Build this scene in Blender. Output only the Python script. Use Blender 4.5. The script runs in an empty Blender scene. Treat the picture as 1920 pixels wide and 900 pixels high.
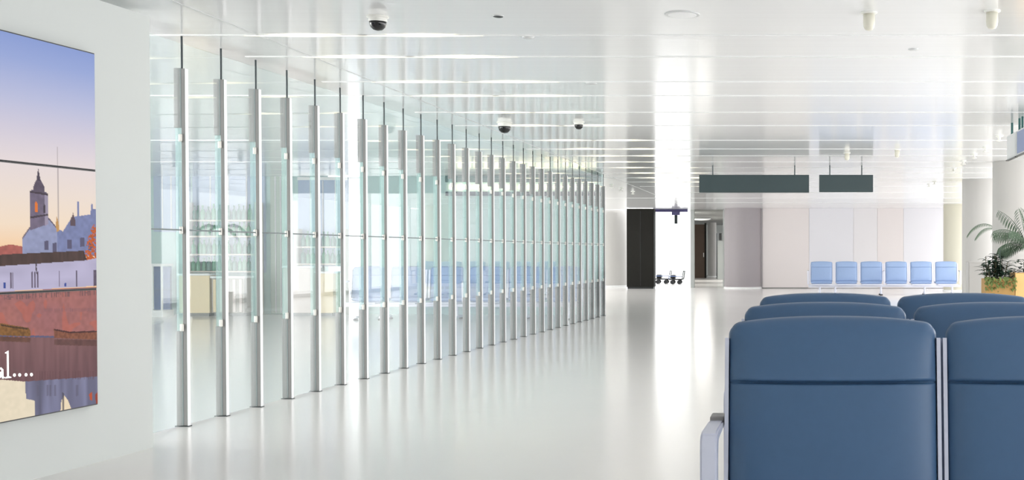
import bpy, bmesh, math, random
import numpy as np
from mathutils import Vector, Matrix

random.seed(4)
S = bpy.context.scene
COL = S.collection
EXPO = 0.72

# ------------------------------------------------------------------ camera
F = 2200.0                        # focal length in pixels of a 1920 px wide frame
H = 1.2                           # eye height
PITCH = 0.0157
cam_d = bpy.data.cameras.new('camera')
cam = bpy.data.objects.new('camera', cam_d)
COL.objects.link(cam)
cam.location = (0, 0, H)
cam.rotation_euler = (math.pi / 2 - PITCH, 0, 0)
cam_d.sensor_width = 36.0
cam_d.lens = F / 1920 * 36.0
cam_d.shift_x = -(1500 - 960) / 1920
cam_d.shift_y = (474 + F * math.tan(PITCH) - 450) / 1920
cam_d.clip_end = 300
S.camera = cam

# ------------------------------------------------------------------ world, light, exposure
S.view_settings.view_transform = 'Standard'
S.view_settings.look = 'None'
S.view_settings.exposure = EXPO
S.view_settings.gamma = 1.0
S.view_settings.use_curve_mapping = False
try:
    S.cycles.use_denoising = True
    S.cycles.max_bounces = 14
    S.cycles.diffuse_bounces = 7
    S.cycles.glossy_bounces = 6
    S.cycles.transparent_max_bounces = 40
    S.cycles.sample_clamp_indirect = 6.0
except Exception:
    pass
W = bpy.data.worlds.new('sky')
S.world = W
W.use_nodes = True
W.node_tree.nodes['Background'].inputs[0].default_value = (0.99, 0.987, 0.99, 1)
W.node_tree.nodes['Background'].inputs[1].default_value = 2.1


def area(name, loc, rot, sx, sy, energy, color=(1, 1, 1)):
    d = bpy.data.lights.new(name, 'AREA')
    d.shape = 'RECTANGLE'
    d.size = sx
    d.size_y = sy
    d.energy = energy
    d.color = color
    o = bpy.data.objects.new(name, d)
    o.location = loc
    o.rotation_euler = rot
    COL.objects.link(o)
    return o


# daylight through the tall glazing on the right and through the glazing of the hall behind the glass wall, plus an added column fill
area('daylight_right', (6.72, 14, 1.4), (0, math.pi / 2, 0), 2.4, 34, 235, (0.99, 0.99, 0.985))
area('daylight_left', (-15.5, 5, 1.5), (0, -math.pi / 2, 0), 2.4, 16, 820, (1.0, 0.985, 0.98))
area('column_fill', (-9.0, 33, 1.5), (0, -math.pi / 2, 0), 2.3, 11, 190, (1.0, 0.99, 0.97))  # added fill to brighten the far white column; no window stands here

CEIL = 2.694


def lin(c):
    c = c / 255.0
    return c / 12.92 if c <= 0.04045 else ((c + 0.055) / 1.055) ** 2.4


def rgb(r, g, b):
    return (lin(r), lin(g), lin(b), 1.0)


def at(px, py, Y):
    """a point of the place on the plane Y, from where the photograph shows it"""
    return Vector(((px - 1500) / F * Y, Y, H - (py - 474) / F * Y))


# ------------------------------------------------------------------ materials
def mat(name, col, rough=0.5, metal=0.0, spec=0.5, noise=None, bump=None, coat=0.0, emit=0.0, emit_col=None):
    m = bpy.data.materials.new(name)
    m.use_nodes = True
    nt = m.node_tree
    b = nt.nodes['Principled BSDF']
    b.inputs['Base Color'].default_value = col
    b.inputs['Roughness'].default_value = rough
    b.inputs['Metallic'].default_value = metal
    b.inputs['Specular IOR Level'].default_value = spec
    if coat:
        b.inputs['Coat Weight'].default_value = coat
        b.inputs['Coat Roughness'].default_value = 0.05
    if emit:
        b.inputs['Emission Color'].default_value = emit_col or col
        b.inputs['Emission Strength'].default_value = emit
    if noise or bump:
        g = nt.nodes.new('ShaderNodeNewGeometry')
        mp = nt.nodes.new('ShaderNodeMapping')
        nt.links.new(g.outputs['Position'], mp.inputs['Vector'])
    if noise:
        scale, amt = noise
        n = nt.nodes.new('ShaderNodeTexNoise')
        n.inputs['Scale'].default_value = scale
        n.inputs['Detail'].default_value = 4
        nt.links.new(mp.outputs[0], n.inputs['Vector'])
        mx = nt.nodes.new('ShaderNodeMix')
        mx.data_type = 'RGBA'
        nt.links.new(n.outputs['Fac'], mx.inputs['Factor'])
        mx.inputs['A'].default_value = tuple(c * (1 - amt) for c in col[:3]) + (1,)
        mx.inputs['B'].default_value = tuple(min(1, c * (1 + amt)) for c in col[:3]) + (1,)
        nt.links.new(mx.outputs['Result'], b.inputs['Base Color'])
    if bump:
        scale, strength, dist = bump
        if isinstance(scale, tuple):
            mp2 = nt.nodes.new('ShaderNodeMapping')
            mp2.inputs['Scale'].default_value = scale
            nt.links.new(g.outputs['Position'], mp2.inputs['Vector'])
            src = mp2.outputs[0]
            sc = 1.0
        else:
            src = mp.outputs[0]
            sc = scale
        n2 = nt.nodes.new('ShaderNodeTexNoise')
        n2.inputs['Scale'].default_value = sc
        n2.inputs['Detail'].default_value = 3
        nt.links.new(src, n2.inputs['Vector'])
        bp = nt.nodes.new('ShaderNodeBump')
        bp.inputs['Strength'].default_value = strength
        bp.inputs['Distance'].default_value = dist
        nt.links.new(n2.outputs['Fac'], bp.inputs['Height'])
        nt.links.new(bp.outputs[0], b.inputs['Normal'])
    return m


def glass_mat(name, tint, refl_tint=(1, 1, 1, 1), ior=1.5, rough=0.0, haze=0.0, haze_col=(1, 1, 1, 1)):
    m = bpy.data.materials.new(name)
    m.use_nodes = True
    nt = m.node_tree
    nt.nodes.clear()
    out = nt.nodes.new('ShaderNodeOutputMaterial')
    tr = nt.nodes.new('ShaderNodeBsdfTransparent')
    tr.inputs[0].default_value = tint
    gl = nt.nodes.new('ShaderNodeBsdfGlossy')
    gl.inputs['Color'].default_value = refl_tint
    gl.inputs['Roughness'].default_value = rough
    fr = nt.nodes.new('ShaderNodeFresnel')
    # the pane is a closed slab that light crosses straight: same reflectance entering and leaving
    gm = nt.nodes.new('ShaderNodeNewGeometry')
    mr = nt.nodes.new('ShaderNodeMapRange')
    mr.inputs['To Min'].default_value = ior
    mr.inputs['To Max'].default_value = 1.0 / ior
    nt.links.new(gm.outputs['Backfacing'], mr.inputs['Value'])
    nt.links.new(mr.outputs[0], fr.inputs['IOR'])
    mx = nt.nodes.new('ShaderNodeMixShader')
    base = tr.outputs[0]
    if haze:
        df = nt.nodes.new('ShaderNodeBsdfDiffuse')
        df.inputs[0].default_value = haze_col
        hz = nt.nodes.new('ShaderNodeMixShader')
        hz.inputs[0].default_value = haze
        nt.links.new(base, hz.inputs[1])
        nt.links.new(df.outputs[0], hz.inputs[2])
        base = hz.outputs[0]
    nt.links.new(fr.outputs[0], mx.inputs[0])
    nt.links.new(base, mx.inputs[1])
    nt.links.new(gl.outputs[0], mx.inputs[2])
    nt.links.new(mx.outputs[0], out.inputs[0])
    return m


M = {}
M['ceiling'] = mat('ceiling_gloss_panels', rgb(239, 240, 240), 0.12, 0, 0.6, bump=((0.12, 9.0, 1.0), 0.25, 0.004))
M['floor'] = mat('floor_resin', rgb(233, 231, 229), 0.16, 0, 0.5, noise=(0.5, 0.03), bump=((1.2, 0.9, 1.0), 0.12, 0.01))
M['wall_white'] = mat('wall_paint', rgb(208, 212, 210), 0.75, 0, 0.2, noise=(1.2, 0.012))
M['wall_back'] = mat('wall_panel_paint', rgb(234, 231, 233), 0.6, 0, 0.3, noise=(0.6, 0.015))
M['wall_lilac'] = mat('wall_panel_lilac', rgb(232, 231, 236), 0.6, 0, 0.3, noise=(0.6, 0.015))
M['wall_rose'] = mat('wall_panel_rose', rgb(233, 226, 225), 0.6, 0, 0.3, noise=(0.6, 0.015))
M['wall_aqua'] = mat('wall_aqua', rgb(208, 232, 230), 0.6, 0, 0.3)
M['column'] = mat('column_paint', rgb(192, 190, 187), 0.5, 0, 0.3, noise=(0.8, 0.012))
M['column_cream'] = mat('column_cream', rgb(212, 208, 190), 0.5, 0, 0.3, noise=(0.8, 0.012))
M['column_grey'] = mat('column_grey', rgb(163, 157, 160), 0.45, 0, 0.3, noise=(0.8, 0.02))
M['dark'] = mat('dark_cladding', rgb(24, 23, 19), 0.6, 0, 0.2, noise=(1.5, 0.15))
M['brown'] = mat('brown_panel', rgb(92, 78, 68), 0.6, 0, 0.2, noise=(2, 0.1))
M['trim_white'] = mat('trim_white', rgb(245, 246, 246), 0.35, 0, 0.5)
M['seam'] = mat('panel_seam', rgb(205, 207, 207), 0.3, 0, 0.5)
M['alu'] = mat('brushed_aluminium', rgb(136, 134, 133), 0.45, 0.25, 0.5, bump=((90, 90, 1.5), 0.08, 0.001))
M['alu_frame_lit_edge'] = mat('aluminium_frame_lit_edge', rgb(238, 238, 240), 0.3, 0.2, 0.5)  # window frames; its paleness also stands for light on the post edges
M['steel'] = mat('hanger_steel', rgb(60, 66, 68), 0.35, 0.7, 0.5)
M['steel_blue'] = mat('hanger_steel_blue', rgb(70, 105, 130), 0.35, 0.5, 0.5)
M['bracket'] = mat('bracket_steel', rgb(214, 210, 204), 0.28, 0.7, 0.5)
M['glass'] = glass_mat('wall_glass', (0.955, 0.985, 0.985, 1), ior=1.3, haze=0.05, haze_col=(0.88, 0.97, 0.98, 1))
M['glass_fin'] = glass_mat('fin_glass', (0.88, 0.975, 0.96, 1), haze=0.16, haze_col=(0.72, 0.93, 0.92, 1))
M['seal'] = mat('pane_seal', rgb(120, 130, 132), 0.5)
M['blue'] = mat('blue_leather', rgb(61, 92, 126), 0.42, 0, 0.45, noise=(40, 0.04), bump=(420, 0.08, 0.0006))
M['blue_far'] = mat('blue_vinyl', rgb(152, 175, 212), 0.45, 0, 0.4, noise=(20, 0.03))
M['lilac_metal'] = mat('powder_coat_lilac', rgb(196, 200, 216), 0.35, 0.25, 0.5)
M['pale_metal'] = mat('powder_coat_white', rgb(226, 228, 240), 0.35, 0.15, 0.5)
M['black'] = mat('black_plastic', rgb(22, 23, 26), 0.35, 0, 0.5)
M['black_gloss'] = mat('black_dome', rgb(14, 14, 16), 0.06, 0, 0.6)
M['white_plastic'] = mat('white_plastic', rgb(236, 236, 230), 0.4, 0, 0.4)
M['ivory'] = mat('ivory_plastic', rgb(226, 223, 208), 0.4, 0, 0.4)
M['sign'] = mat('sign_slate', rgb(66, 80, 83), 0.45, 0, 0.4)
M['sign_edge'] = mat('sign_edge', rgb(92, 106, 108), 0.4, 0.2, 0.4)
M['screen_blue'] = mat('display_blue', rgb(90, 112, 160), 0.3, 0, 0.5)
M['ochre'] = mat('planter_ochre', rgb(176, 140, 88), 0.7, 0, 0.2, noise=(9, 0.2))
M['pale_wood'] = mat('planter_pale_wood', rgb(226, 184, 124), 0.7, 0, 0.2, noise=(6, 0.1))
M['soil'] = mat('soil', rgb(60, 50, 42), 0.9, 0, 0.1, noise=(40, 0.3))
M['leaf'] = mat('leaf_dark', rgb(52, 74, 60), 0.5, 0, 0.3, noise=(12, 0.35))
M['leaf_light'] = mat('leaf_olive', rgb(118, 134, 78), 0.55, 0, 0.3, noise=(12, 0.3))
M['frond'] = mat('palm_frond', rgb(92, 112, 92), 0.5, 0, 0.3, noise=(8, 0.25))
M['stem'] = mat('plant_stem', rgb(98, 92, 70), 0.7, 0, 0.2)
M['green_fascia'] = mat('fascia_green', rgb(56, 104, 102), 0.4, 0, 0.4)
M['navy'] = mat('fascia_navy', rgb(48, 62, 88), 0.4, 0, 0.4)
M['warm_lamp'] = mat('warm_lamp', rgb(255, 236, 196), 0.4, emit=2.2)
M['cream'] = mat('counter_cream', rgb(246, 226, 186), 0.5, 0, 0.3, noise=(2, 0.02))
M['rosy'] = mat('counter_rosy', rgb(226, 212, 206), 0.5, 0, 0.3)
M['slat'] = mat('counter_slats', rgb(176, 168, 160), 0.55, 0, 0.3)
M['shelf'] = mat('bar_shelf', rgb(214, 206, 196), 0.5, 0, 0.3)
M['back_blue'] = mat('bar_back_blue', rgb(190, 204, 230), 0.5, 0, 0.3, noise=(1.5, 0.05))
M['back_grey'] = mat('door_greygreen', rgb(200, 212, 204), 0.5, 0, 0.3)
M['bottle'] = mat('bottle_green', rgb(66, 150, 116), 0.15, 0, 0.5)
M['bottle_teal'] = mat('bottle_teal', rgb(44, 118, 108), 0.15, 0, 0.5)
M['purple'] = mat('door_header_purple', rgb(88, 84, 128), 0.4, 0, 0.4)
M['grey_beam'] = mat('grey_beam', rgb(140, 140, 138), 0.6, 0, 0.3)


# ------------------------------------------------------------------ helpers
def tag(o, label=None, cat=None, group=None, kind=None):
    if label:
        o['label'] = label
    if cat:
        o['category'] = cat
    if group:
        o['group'] = group
    if kind:
        o['kind'] = kind
    return o


def empty(name, loc=(0, 0, 0), rz=0.0, label=None, cat=None, group=None):
    o = bpy.data.objects.new(name, None)
    o.empty_display_size = 0.1
    o.location = loc
    o.rotation_euler = (0, 0, rz)
    COL.objects.link(o)
    return tag(o, label, cat, group)


class MB:
    def __init__(self):
        self.bm = bmesh.new()

    def box(self, x0, x1, y0, y1, z0, z1, bev=0.0, seg=2):
        t = bmesh.new()
        bmesh.ops.create_cube(t, size=1.0)
        for v in t.verts:
            v.co = Vector((x0 + (v.co.x + .5) * (x1 - x0), y0 + (v.co.y + .5) * (y1 - y0), z0 + (v.co.z + .5) * (z1 - z0)))
        if bev:
            bmesh.ops.bevel(t, geom=t.edges[:], offset=bev, segments=seg, affect='EDGES', profile=0.5)
        return self.take(t)

    def take(self, t, matrix=None):
        if matrix is not None:
            bmesh.ops.transform(t, matrix=matrix, verts=t.verts[:])
        me = bpy.data.meshes.new('tmp')
        t.to_mesh(me)
        t.free()
        self.bm.from_mesh(me)
        bpy.data.meshes.remove(me)
        return self

    def tube(self, pts, r, seg=10, flat=(1.0, 1.0)):
        """a round bar through points; r a number or one per point"""
        pts = [Vector(p) for p in pts]
        rs = r if isinstance(r, (list, tuple)) else [r] * len(pts)
        rings = []
        up = Vector((0, 0, 1))
        for i, p in enumerate(pts):
            d = (pts[min(i + 1, len(pts) - 1)] - pts[max(i - 1, 0)]).normalized()
            a = d.cross(up)
            if a.length < 1e-4:
                a = Vector((1, 0, 0))
            a.normalize()
            b = a.cross(d).normalized()
            rings.append([self.bm.verts.new(p + a * math.cos(2 * math.pi * k / seg) * rs[i] * flat[0]
                                            + b * math.sin(2 * math.pi * k / seg) * rs[i] * flat[1]) for k in range(seg)])
        for A, B in zip(rings, rings[1:]):
            for k in range(seg):
                self.bm.faces.new((A[k], A[(k + 1) % seg], B[(k + 1) % seg], B[k]))
        self.bm.faces.new(rings[0][::-1])
        self.bm.faces.new(rings[-1])
        return self

    def lathe(self, prof, loc=(0, 0, 0), seg=24):
        loc = Vector(loc)
        rings = []
        for r, z in prof:
            if r < 1e-6:
                rings.append([self.bm.verts.new(loc + Vector((0, 0, z)))])
            else:
                rings.append([self.bm.verts.new(loc + Vector((r * math.cos(2 * math.pi * k / seg), r * math.sin(2 * math.pi * k / seg), z))) for k in range(seg)])
        for A, B in zip(rings, rings[1:]):
            for k in range(seg):
                k2 = (k + 1) % seg
                if len(A) == 1 and len(B) > 1:
                    self.bm.faces.new((A[0], B[k2], B[k]))
                elif len(B) == 1 and len(A) > 1:
                    self.bm.faces.new((A[k], A[k2], B[0]))
                elif len(A) > 1:
                    self.bm.faces.new((A[k], A[k2], B[k2], B[k]))
        for R, rev in ((rings[0], True), (rings[-1], False)):
            if len(R) > 2:
                self.bm.faces.new(R[::-1] if rev else R)
        return self

    def prism(self, outline, y0, y1, axis='y'):
        """closed outline in the x-z plane (axis y) or y-z plane (axis x) or x-y (axis z), extruded"""
        def P(a, b, c):
            return {'y': (a, c, b), 'x': (c, a, b), 'z': (a, b, c)}[axis]
        A = [self.bm.verts.new(P(a, b, y0)) for a, b in outline]
        B = [self.bm.verts.new(P(a, b, y1)) for a, b in outline]
        n = len(outline)
        self.bm.faces.new(A)
        self.bm.faces.new(B[::-1])
        for i in range(n):
            self.bm.faces.new((A[i], B[i], B[(i + 1) % n], A[(i + 1) % n]))
        return self

    def build(self, name, m, parent=None, loc=None, smooth=False, kind=None):
        bmesh.ops.recalc_face_normals(self.bm, faces=self.bm.faces[:])
        me = bpy.data.meshes.new(name)
        self.bm.to_mesh(me)
        self.bm.free()
        me.materials.append(m)
        if smooth:
            me.polygons.foreach_set('use_smooth', [True] * len(me.polygons))
            if smooth == 'auto':
                try:
                    me.set_sharp_from_angle(angle=math.radians(35))
                except Exception:
                    pass
        o = bpy.data.objects.new(name, me)
        COL.objects.link(o)
        if parent is not None:
            o.parent = parent
        if loc is not None:
            o.location = loc
        if kind:
            o['kind'] = kind
        return o


def copy_tree(o, parent=None):
    c = o.copy()
    COL.objects.link(c)
    c.parent = parent
    for ch in list(o.children):
        copy_tree(ch, c)
    return c


def struct(name, m, *boxes, bev=0.0):
    b = MB()
    for bx in boxes:
        b.box(*bx, bev=bev)
    return b.build(name, m, kind='structure')


ORD = ['first', 'second', 'third', 'fourth', 'fifth', 'sixth', 'seventh', 'eighth', 'ninth', 'tenth', 'eleventh', 'twelfth',
       'thirteenth', 'fourteenth', 'fifteenth', 'sixteenth', 'seventeenth', 'eighteenth', 'nineteenth', 'twentieth',
       'twenty-first', 'twenty-second', 'twenty-third', 'twenty-fourth', 'twenty-fifth', 'twenty-sixth', 'twenty-seventh',
       'twenty-eighth', 'twenty-ninth', 'thirtieth']

# ------------------------------------------------------------------ the setting
struct('floor', M['floor'], (-18, 9, -8, 70, -0.2, 0))
struct('ceiling', M['ceiling'], (-18, 6.6, -8, 40.7, CEIL, CEIL + 0.15))
b = MB()
b.prism([(-3.74, 40.7), (6.6, 40.7), (6.6, 64), (-6.3, 64)], CEIL, CEIL + 0.15, axis='z')
b.build('ceiling_corridor', M['grey_beam'], kind='structure')
# free-standing display wall on the left
WD = Vector((0.0659, 1.0, 0)).normalized()          # along the wall, away from the camera
WA = Vector((-3.987, 7.213, 0))                      # its far lower corner
w_ang = -math.atan2(WD.x, WD.y)
b = MB()
b.box(-0.28, 0, -6.5, 0, 0, 2.648)
wl = b.build('wall_left', M['wall_white'], kind='structure')
wl.location = WA
wl.rotation_euler = (0, 0, w_ang)
# back wall and pieces around the far openings
BY = 39.4
panel_edges = [1430, 1517, 1600, 1645, 1694, 1768, 1905]
pm = ['wall_rose', 'wall_lilac', 'wall_back', 'wall_rose', 'wall_lilac', 'wall_back']
struct('wall_back', M['wall_back'], (-1.3, 6.6, BY + 0.06, BY + 0.3, 0, CEIL))
for i, (a, c) in enumerate(zip(panel_edges, panel_edges[1:])):
    xa, xc = (a - 1500) / F * BY, (c - 1500) / F * BY
    struct('trim_%d' % (i + 30), M[pm[i]], (xa + 0.003, xc - 0.003, BY, BY + 0.06, 0.02, CEIL), bev=0.003)
struct('baseboard_back', M['grey_beam'], (-1.27, (1515 - 1500) / F * BY, BY - 0.015, BY, 0, 0.035))
FY = 40.5
struct('wall_end', M['wall_white'], (-3.78, -3.66, FY, FY + 0.3, 0, CEIL), (-2.66, -1.25, FY, FY + 0.2, 0, CEIL))
struct('wall_corridor', M['wall_white'], (-2.66, -2.5, FY + 0.2, 43, 0, CEIL))
b = MB()
b.prism([(-3.78, FY + 0.3), (-3.70, FY + 0.3), (-6.1, 63), (-6.25, 63)], 0, CEIL, axis='z')
b.build('wall_divider', M['wall_white'], kind='structure')
struct('wall_light_block', M['wall_white'], (-16.4, -16.2, 13.5, 23.2, 0, CEIL))  # unseen wall added to keep daylight off the shops
struct('wall_left_end', M['wall_white'], (-9.4, -9.25, 27, 40.7, 0, CEIL))
struct('wall_rear', M['wall_white'], (-18, 6.6, -8.2, -8, 0, CEIL))
struct('wall_far', M['wall_white'], (-6.3, -2.5, 63, 63.2, 0, CEIL))
# right side: tall glazing
b = MB()
for y in range(-7, 40, 3):
    b.box(6.5, 6.6, y - 0.05, y + 0.05, 0.1, CEIL)
b.box(6.48, 6.62, -8, 40, 0, 0.1)
b.build('window_1', M['alu_frame_lit_edge'], kind='structure')
# hall behind the glass wall
SY = 23.0
struct('wall_shops', M['wall_aqua'], (-18, -9.32, SY, SY + 0.2, 0, CEIL), (-8.62, -6.9, SY, SY + 0.2, 0, CEIL))
struct('wall_shop_front', M['wall_aqua'], (-6.9, -3.84, 22.75, 22.95, 0, CEIL))
b = MB()
for y in range(-6, 14, 3):
    b.box(-16.1, -16, y - 0.06, y + 0.06, 0.1, CEIL)
b.box(-16.12, -15.98, -8, 13.4, 0, 0.1)
b.build('window_2', M['alu_frame_lit_edge'], kind='structure')

def GLASS_X(y):
    return -4.5406 + 0.0357 * y


# ceiling: white cover strips across, seams along
SLOTS = [8.08, 8.96, 10.27, 11.18, 12.5, 13.8, 15.6, 16.9, 18.1, 19.3, 20.6, 22.0, 23.4, 24.8, 26.4]
for i, y in enumerate(SLOTS + [6.9, 5.6, 29, 32, 35]):
    struct('trim_%d' % (i + 1), M['trim_white'], (-14 if i % 3 == 0 else GLASS_X(y), 6.4, y - 0.014, y + 0.014, CEIL - 0.004, CEIL))
for i, x in enumerate([-3.72]):
    struct('trim_%d' % (i + 60), M['seam'], (x - 0.006, x + 0.006, 3, 38, CEIL - 0.003, CEIL))

# ------------------------------------------------------------------ columns
def column(px_left, Y, diam, m, label, group=None, cx=None):
    X = (px_left - 1500) / F * Y + diam / 2 if cx is None else cx
    t = empty('column', (X, Y, 0), 0, label, 'column', group)
    MB().lathe([(diam / 2, 0), (diam / 2, CEIL)], seg=64).build('shaft', m, t, smooth='auto')
    MB().lathe([(diam / 2 + 0.02, 0), (diam / 2 + 0.02, 0.05), (diam / 2, 0.06)], seg=64).build('base_ring', M['trim_white'], t, smooth='auto')
    return t


column(1861, 18.9 + 0.42, 0.86, M['column'], 'thick pale round column behind the potted palm', 'round columns along the right side')
column(1804, 23.6 + 0.42, 0.86, M['column'], 'pale round column between the palm column and the cream column', 'round columns along the right side')
column(1769, 36 + 0.42, 0.86, M['column_cream'], 'cream round column right behind the far blue bench', 'round columns along the right side')
column(1358, 39.6, 1.27, M['column_grey'], 'thick grey round column beneath the long hanging sign')
column(0, 41.3, 1.05, M['column'], 'white round column standing past the far end of the glass wall', cx=(1147 - 1500) / F * 41.3)
column(0, 58, 0.42, M['column'], 'slim white round pillar deep in the far corridor', cx=(1335 - 1500) / F * 58)

# dark clad block beside the bright opening
xa, xb = (1175 - 1500) / F * 39.2, (1226 - 1500) / F * 39.2
t = empty('dark_kiosk', ((xa + xb) / 2, 39.2, 0), 0, 'tall black clad kiosk between white column and bright exit', 'kiosk')
hw = (xb - xa) / 2
MB().box(-hw, hw, 0, 0.5, 0.06, CEIL - 0.02, bev=0.01).build('body', M['dark'], t)
MB().box(-hw + 0.02, hw - 0.02, 0.03, 0.47, 0, 0.06).build('plinth', M['black'], t)
MB().box(-hw + 0.45, -hw + 0.465, -0.006, 0.0, 0.1, CEIL - 0.1).build('door_seam', M['black'], t)

# bright exit: header beam with a door closer, luggage carts outside
t = empty('door_header', ((1262 - 1500) / F * FY, FY - 0.1, CEIL), 0, 'purple header beam with sensor above the bright exit', 'door header')
MB().box(-0.66, 0.52, -0.06, 0.06, -0.09, 0, bev=0.01).build('beam', M['purple'], t)
MB().box(0.07, 0.17, -0.1, 0.02, -0.5, -0.09, bev=0.01).build('sensor_arm', M['steel'], t)
MB().box(-0.02, 0.26, -0.14, -0.06, -0.2, -0.08, bev=0.01).build('sensor_box', M['purple'], t)


def luggage_cart(px, Y, length, label):
    t = empty('luggage_cart', ((px - 1500) / F * Y, Y, 0), 0, label, 'luggage cart', 'luggage carts outside the exit')
    L = length / 2
    MB().box(-L, L, -0.3, 0.3, 0.16, 0.21, bev=0.01).build('platform', M['black'], t)
    MB().tube([(L, -0.28, 0.18), (L + 0.05, -0.28, 0.5), (L + 0.05, 0.28, 0.5), (L, 0.28, 0.18)], 0.02, 8).build('handle', M['steel'], t, smooth=True)
    MB().box(-L + 0.06, -0.02, -0.22, 0.22, 0.215, 0.36, bev=0.03).build('rack', M['black'], t)
    MB().tube([(-L, -0.26, 0.2), (-L, -0.26, 0.3), (L, -0.26, 0.3)], 0.014, 8).build('side_rail', M['screen_blue'], t, smooth=True)
    for sx in (-1, 1):
        for sy in (-1, 1):
            MB().tube([(sx * (L - 0.12), sy * 0.26 - 0.025, 0.08), (sx * (L - 0.12), sy * 0.26 + 0.025, 0.08)], 0.08, 16).build('wheel', M['black'], t, smooth='auto')


luggage_cart(1242, 45.5, 0.55, 'black low luggage cart nearest the dark kiosk outside the exit')
luggage_cart(1268, 45.0, 0.5, 'black luggage cart beside the right jamb of the exit')

# corridor fittings
t = empty('brown_door', ((1311 - 1500) / F * 56, 56, 0), 0, 'dark brown panelled door in the far corridor', 'door')
MB().box(-0.32, 0.32, 0, 0.1, 0, 2.55).build('leaf', M['brown'], t)
MB().box(0.26, 0.34, -0.03, 0.1, 0, 2.62).build('jamb', M['dark'], t)
MB().box(0.2, 0.23, -0.04, 0, 1.0, 1.2, bev=0.005).build('handle', M['bracket'], t)
t = empty('oval_ceiling_lamp', ((1315 - 1500) / F * 50, 50, CEIL), 0, 'white oval ceiling lamp over the brown door in the corridor', 'ceiling lamp')
bm_ = MB()
bm_.lathe([(0, -0.12), (0.3, -0.1), (0.42, -0.06), (0.4, -0.02), (0.2, 0)], seg=40)
bm_.build('shade', M['trim_white'], t, smooth='auto')
MB().lathe([(0.05, -0.02), (0.05, 0.0)], seg=16).build('mount', M['bracket'], t)
lo = area('corridor_light', ((1315 - 1500) / F * 50, 50, CEIL - 0.14), (0, 0, 0), 0.7, 0.7, 60, (1, 0.96, 0.9))
corridor_fill = area('corridor_light', (-3.6, 44, CEIL - 0.03), (0, 0, 0), 0.7, 2.0, 40, (1, 0.96, 0.9))  # added fill without a fixture, brightens the corridor
t = empty('corridor_partition', ((1350 - 1500) / F * 54, 54, 0), 0, 'white upright partition with dark frame beside the grey column', 'partition')
MB().box(-0.12, 0.16, 0, 0.08, 0, 1.75).build('panel', M['wall_white'], t)
MB().box(-0.16, -0.12, -0.01, 0.09, 0, 2.1).build('post', M['steel'], t)
MB().box(-0.04, 0.08, -0.02, 0.06, 1.78, 2.1, bev=0.01).build('notice_box', M['black'], t)

# ------------------------------------------------------------------ video wall on the left
XA = []


WN = Vector((WD.y, -WD.x, 0))
WS = WA + WN * 0.0462            # the plane of the screens' faces


def wall_hit(px, py):
    k = (px - 1500) / F
    WA = WS
    # X = WA.x + t*WD.x ; Y = WA.y + t*WD.y ; X = k*Y
    t_ = (k * WA.y - WA.x) / (WD.x - k * WD.y)
    Y = WA.y + t_ * WD.y
    return -t_, H - (py - 474) / F * Y      # distance from the wall's far edge, height


u_r, z_t = wall_hit(181, 101)
_, z_b = wall_hit(181, 759)
VW = 1.19
GX, GZ = 230, 600
us = np.linspace(0, VW, GX + 1)          # metres left of the right edge
zs = np.linspace(z_b, z_t, GZ + 1)
UU, ZZ = np.meshgrid(us, zs)
rng = np.random.default_rng(3)


def L3(c):
    return np.array([lin(v) for v in c])


img = np.zeros(UU.shape + (3,))
sky_stops = [(z_t, (140, 160, 215)), (2.2, (156, 172, 220)), (2.0, (190, 194, 224)), (1.85, (212, 206, 222)), (1.68, (232, 220, 221)),
             (1.5, (240, 224, 212)), (1.35, (246, 224, 200)), (1.2, (250, 206, 160))]
zk = [s[0] for s in sky_stops][::-1]
for c in range(3):
    img[..., c] = np.interp(ZZ, zk, [L3(s[1])[c] for s in sky_stops][::-1])


def smooth_noise(nx, nz):
    g = rng.random((nz + 1, nx + 1))
    a = np.linspace(0, nz, ZZ.shape[0])
    c = np.linspace(0, nx, ZZ.shape[1])
    ia = np.minimum(a.astype(int), nz - 1)
    ic = np.minimum(c.astype(int), nx - 1)
    fa = (a - ia)[:, None]
    fc = (c - ic)[None, :]
    return (g[ia][:, ic] * (1 - fa) * (1 - fc) + g[ia + 1][:, ic] * fa * (1 - fc) + g[ia][:, ic + 1] * (1 - fa) * fc + g[ia + 1][:, ic + 1] * fa * fc)


def inside(poly):
    pts = []
    for px, py in poly:
        u, z = wall_hit(px, py)
        pts.append((u - u_r, z))
    m_ = np.zeros(UU.shape, bool)
    n = len(pts)
    for i in range(n):
        x1, y1 = pts[i]
        x2, y2 = pts[(i + 1) % n]
        if abs(y2 - y1) < 1e-9:
            continue
        c = ((y1 > ZZ) != (y2 > ZZ)) & (UU < (x2 - x1) * (ZZ - y1) / (y2 - y1) + x1)
        m_ ^= c
    return m_


def paint(poly, col, noise=0.0, nsc=(60, 120), alpha=1.0):
    m_ = inside(poly)
    c = L3(col)[None, :] * np.ones((m_.sum(), 1))
    if noise:
        c = c * (1 + noise * (smooth_noise(*nsc)[m_] - 0.5) * 2)[:, None]
    img[m_] = img[m_] * (1 - alpha) + c * alpha


X0 = -140
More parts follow.
